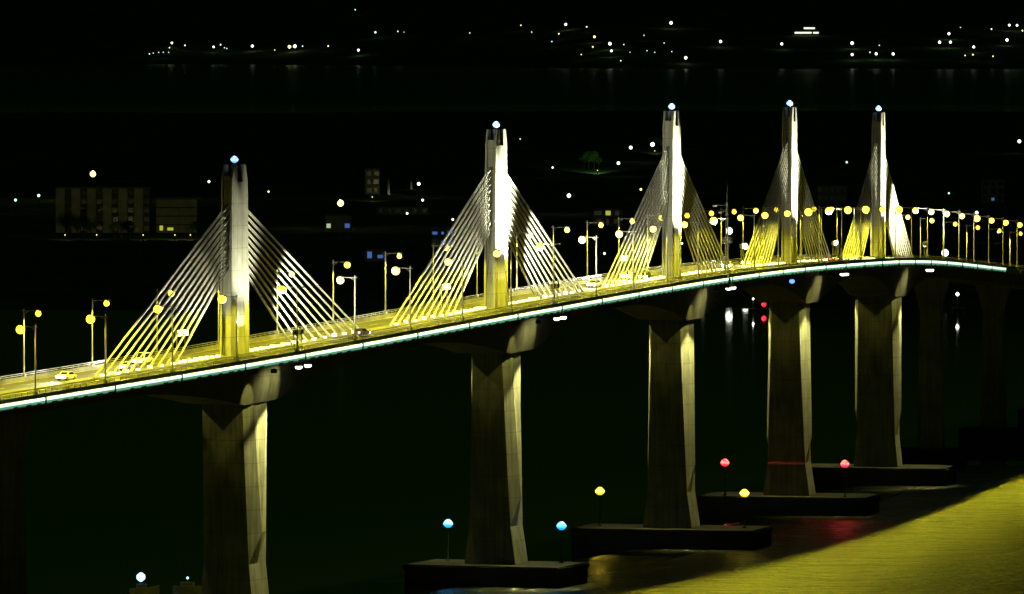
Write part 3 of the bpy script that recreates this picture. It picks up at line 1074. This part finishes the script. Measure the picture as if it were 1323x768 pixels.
def building(px, py_base, wid, dep, hei, label, lit=(), cols=4, floors=4, wallm='wall', rz=0.0, bands=False, gaps=False):
    g = on_land(px, py_base, 0)
    root = empty('building', g, rz)
    tag(root, label, 'building')
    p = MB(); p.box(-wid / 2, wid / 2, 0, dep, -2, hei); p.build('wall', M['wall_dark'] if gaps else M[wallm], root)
    p = MB(); p.box(-wid / 2 - .3, wid / 2 + .3, -.3, dep + .3, hei + .002, hei + .5); p.build('roof', M['roof'], root)
    cw, fh = wid / cols, hei / floors
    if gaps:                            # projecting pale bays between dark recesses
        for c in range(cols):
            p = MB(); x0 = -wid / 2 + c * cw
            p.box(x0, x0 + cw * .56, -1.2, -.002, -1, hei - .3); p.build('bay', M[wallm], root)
    for f in range(floors):
        if bands:
            p = MB(); p.box(-wid / 2 - .1, wid / 2 + .1, -.5, -.002, f * fh + fh - .55, f * fh + fh - .05); p.build('balcony_band', M['wall_dark'], root)
        for c in range(cols):
            x0 = -wid / 2 + c * cw
            key = lit.get((c, f)) if isinstance(lit, dict) else None
            if bands and not key: continue
            if gaps:
                xa, xb, yy = x0 + cw * .62, x0 + cw * .94, -.06
            else:
                xa, xb, yy = x0 + cw * rnd.uniform(.1, .35), x0 + cw * rnd.uniform(.6, .92), -.06
            p = MB(); p.box(xa, xb, yy, yy + .05, f * fh + fh * .25, f * fh + fh * (rnd.uniform(.5, .85) if key else .78))
            w_ = p.build('window', M[key] if key else M['winglass'], root)
            p = MB(); p.box(xa - .1, xb + .1, yy - .12, yy + .04, f * fh + fh * .25 - .15, f * fh + fh * .25 - .01); p.build('sill', M['roof'], w_)
    return root


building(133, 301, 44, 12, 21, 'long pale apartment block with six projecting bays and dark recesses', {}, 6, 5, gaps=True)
building(228, 301, 19, 11, 16, 'stepped pale block with banded balconies and yellow lit ground floor', {(0, 0): 'win_warm', (1, 0): 'win_warm'}, 4, 4, bands=True)
building(481, 252, 8, 8, 14, 'slim dim tower block behind a warm lamp', {}, 2, 3)
building(572, 320, 10, 8, 9, 'small block with a blue lit upper floor beside the stays', {(1, 1): 'win_blue', (2, 1): 'win_blue', (0, 1): 'win_blue', (1, 0): 'win_blue', (2, 0): 'win_blue'}, 3, 2)
building(437, 300, 12, 8, 7.5, 'low block with one white and one blue lit window under the warm lamp', {(0, 0): 'win_white', (2, 0): 'win_blue'}, 3, 1)
building(484, 338, 8, 6, 5, 'low kiosk with a blue lit front behind the bridge', {(0, 0): 'win_blue', (1, 0): 'win_blue'}, 2, 1)
building(785, 292, 14, 9, 8, 'low house with a faintly lit yellow window between pylons', {(1, 1): 'win_warm'}, 3, 2)
building(1283, 262, 12, 9, 12, 'tall dim block with a blue lit window beyond the last pylon', {(1, 0): 'win_blue'}, 3, 3)
building(1075, 262, 16, 10, 9, 'low dim hall between the last two pylons', {}, 5, 2)
building(520, 278, 26, 10, 4, 'long low quay shed with dim walls', {}, 6, 1)

# lit hotel on the far hillside
g = on_land(1041, 46, 0, True)
root = empty('hillside_building', g)
tag(root, 'hillside building across the bay with two long glowing white floors', 'building')
p = MB(); p.box(-22, 22, 0, 14, -3, 12); p.build('wall', M['wall_dark'], root)
for x0, x1, z0 in ((-17, 9, 2.6), (11.5, 20, 2.6), (-3, 14, 9.6)):
    p = MB(); p.box(x0, x1, -.3, -.05, z0, z0 + 2.6); p.build('window', M['win_hotel'], root)

# chimneys
for px, py, hh in ((502, 252, 8.5), (531, 245, 4.5)):
    g = on_land(px, py, 0)
    p = MB(); p.tube((0, 0, -1), (0, 0, hh), .8, .6, 10)
    o = p.build('chimney', M['wall']); o.location = g
    tag(o, 'tall thin pale chimney stack behind the bridge' if hh > 6 else 'short pale chimney stack behind the bridge', 'chimney')
    lamp('POINT', 'stack_light', 60, (1, .95, .6), (1.5, -3, 1), o, radius=.3)

# unseen weak lamps, added so that the blocks' walls show
for px, py, e_ in ((84, 304, 2600), (125, 304, 1700), (185, 304, 2600), (226, 304, 4200), (246, 304, 4200), (481, 255, 4000)):
    wash_lamp(px, py, px, 301 if px < 300 else 252, 16, e_, (1, .95, .3), 'small added wash lamp in front of ' + ('the pale apartment blocks' if px < 300 else 'the slim dim tower block'), 62, 'added wash lamps' if px < 300 else None)


def tree_meshes(seed):
    r = random.Random(seed)
    t = MB()
    t.tube((0, 0, -.6), (.15, .1, 3.2), .32, .22, 7)
    tips = []
    for k in range(7):
        q = k * 2.4 + r.uniform(-.3, .3)
        e_ = Vector((math.cos(q) * r.uniform(1.2, 2.4), math.sin(q) * r.uniform(1.2, 2.4), r.uniform(4.6, 7.4)))
        t.tube((.15, .1, 2.6 + .1 * k), e_, .14, .05, 5)
        tips.append(e_)
    c = MB()
    for e_ in tips + [Vector((0, 0, 7.5))]:
        rad = r.uniform(1.3, 2.1)
        for k in range(170):
            v = Vector((r.gauss(0, 1), r.gauss(0, 1), r.gauss(0, .8)))
            v = v.normalized() * rad * (r.random() ** .4)
            p_ = e_ + v
            u = Vector((r.gauss(0, 1), r.gauss(0, 1), r.gauss(0, 1))).normalized()
            w_ = u.orthogonal().normalized()
            z_ = r.uniform(.14, .32)
            c.add([p_ - u * z_, p_ + w_ * z_ * .6, p_ + u * z_, p_ - w_ * z_ * .6], [(0, 1, 2, 3)])
    return t.mesh('trunk', M['bark'], True), c.mesh('crown', M['leaf'])


TM = [tree_meshes(k) for k in (3, 5, 8)]


def tree(px, py, sc_, k, label, group):
    g = on_land(px, py, 0)
    root = empty('broadleaf_tree', g, rnd.uniform(0, 6))
    root.scale = (sc_, sc_, sc_ * rnd.uniform(.9, 1.1))
    tag(root, label, 'tree', group)
    link('trunk', TM[k][0], root)
    link('crown', TM[k][1], root)


for px, py, sc_, k in ((755, 217, .9, 0), (761, 218, 1.2, 1), (768, 218.6, 1.1, 2), (774, 219, .8, 0)):
    tree(px, py, sc_, k, 'leafy tree crown lit green by a lamp on the headland', 'lit trees on the headland')
wash_lamp(772, 220.5, 765, 218, 9, 200000, (.55, 1, .4), 'small ground lamp at the foot of the lit trees', 24)
wash_lamp(846, 195.5, 853, 193.5, 9, 60000, (.6, 1, .5), 'small ground lamp under the trees beside the greenish lamp', 24)
for px, py, sc_, k in ((850, 193, 1.0, 1), (858, 196, .9, 2)):
    tree(px, py, sc_, k, 'tree beside the bright greenish lamp on the headland', 'trees beside the greenish lamp')
for k, (px, py) in enumerate(((92, 300), (100, 304), (108, 303), (117, 305), (126, 306), (148, 307), (157, 306), (166, 309), (85, 302), (247, 306), (255, 304), (262, 303))):
    tree(px, py + 2, rnd.uniform(.75, 1.15), k % 3, 'dark tree in front of the pale apartment blocks', 'dark trees before the apartment blocks')
# jetties with boats' lamps on the water behind the bridge
def jetty(px0, px1, py, lamps, label):
    a, b = on_water(px0, py, 1.0), on_water(px1, py, 1.0)
    root = empty('jetty', a)
    tag(root, label, 'jetty')
    L_ = (b - a).length
    for k in range(int(L_ / 1.2)):
        p = MB(); p.box(k * 1.2, k * 1.2 + 1.1, -1.2, 1.2, .9, 1.05)
        p.build('plank', M['timber'], root)
    for k in range(int(L_ / 4) + 1):
        p = MB(); p.tube((k * 4, -1.0, -2), (k * 4, -1.0, 1.5), .15, n=6); p.build('pile', M['timber'], root)
    for px, py_, r_, kind in lamps:
        c = (px - px0) / (px1 - px0) * L_
        h = 1.05 + (py - py_) * a.y / F_PX
        q = empty('jetty_lamp', (a.x + c, a.y, 1.05))
        tag(q, ('red' if kind == 'red' else 'white') + ' lamp on the ' + label, 'lamp')
        p = MB(); p.tube((0, 0, 0), (0, 0, h - 1.05), .1, n=5); p.build('post', M['pole'], q)
        p = MB(); p.lathe([(.2 * r_, -r_), (.9 * r_, -.4 * r_), (.9 * r_, .4 * r_), (.2 * r_, r_)], 8, (0, 0, h - 1.05 + r_)); p.build('lens', M[kind], q)
        lamp('POINT', 'jetty_light', 90, (1, 1, .9) if kind != 'red' else (1, .1, .1), (0, -.5, h - .6), q, radius=.2)


jetty(944, 984, 399, [(973, 388, .4, 'hill_white'), (987, 397, .9, 'red')], 'short timber jetty behind the amber and red lamp piers')
jetty(1230, 1250, 398, [(1237, 383, .7, 'hill_white')], 'small timber jetty beyond the last pylon pier')


def boat(px, py, ln, label, lit, rz):
    g = on_water(px, py)
    root = empty('boat', g, rz)
    tag(root, label, 'boat')
    m = MB()
    secs = [(-.5, .30, .0), (-.3, .42, -.02), (.1, .44, 0), (.35, .28, .06), (.5, .02, .14)]
    for f, hw, up in secs:
        x_ = f * ln
        m.v += [(x_, -hw * ln * .36, .95 + up * ln * .5), (x_, -hw * ln * .22, -.3), (x_, hw * ln * .22, -.3), (x_, hw * ln * .36, .95 + up * ln * .5)]
    for i in range(len(secs) - 1):
        for j in range(4):
            a, b = i * 4 + j, i * 4 + (j + 1) % 4
            m.f.append((a, b, b + 4, a + 4))
    m.f += [(0, 1, 2, 3), (16, 17, 18, 19)]
    m.build('hull', M['hull'], root)
    p = MB(); p.box(-.28 * ln, .08 * ln, -.09 * ln, .09 * ln, -0 + .96, 1.7); cb = p.build('cabin', M['hull'], root)
    p = MB(); p.box(-.24 * ln, .04 * ln, -.09 * ln - .03, -.09 * ln - .004, 1.2, 1.55); p.build('window', M['winglass'], cb)
    p = MB(); p.tube((-.1 * ln, 0, 1.7), (-.1 * ln, 0, 2.3), .06, n=5); p.build('mast', M['rail'], root)
    p = MB(); p.lathe([(.15 * lit, -.5 * lit), (.5 * lit, -.2 * lit), (.5 * lit, .2 * lit), (.15 * lit, .5 * lit)], 10, (-.1 * ln, 0, 2.3 + .4 * lit)); p.build('masthead_lamp', M['beacon_core'], root, True)
    lamp('POINT', 'masthead_light', 22 * lit, (.2, .45, 1), (-.1 * ln - 1.2, -1.2, 2.6), root, radius=.3)


boat(186, 766, 6.0, 'small workboat with a dazzling blue white masthead lamp left of the pier', 1.7, .3)
boat(247, 764, 7.0, 'small boat faintly lit blue close to the arched pylon pier', .5, -.2)
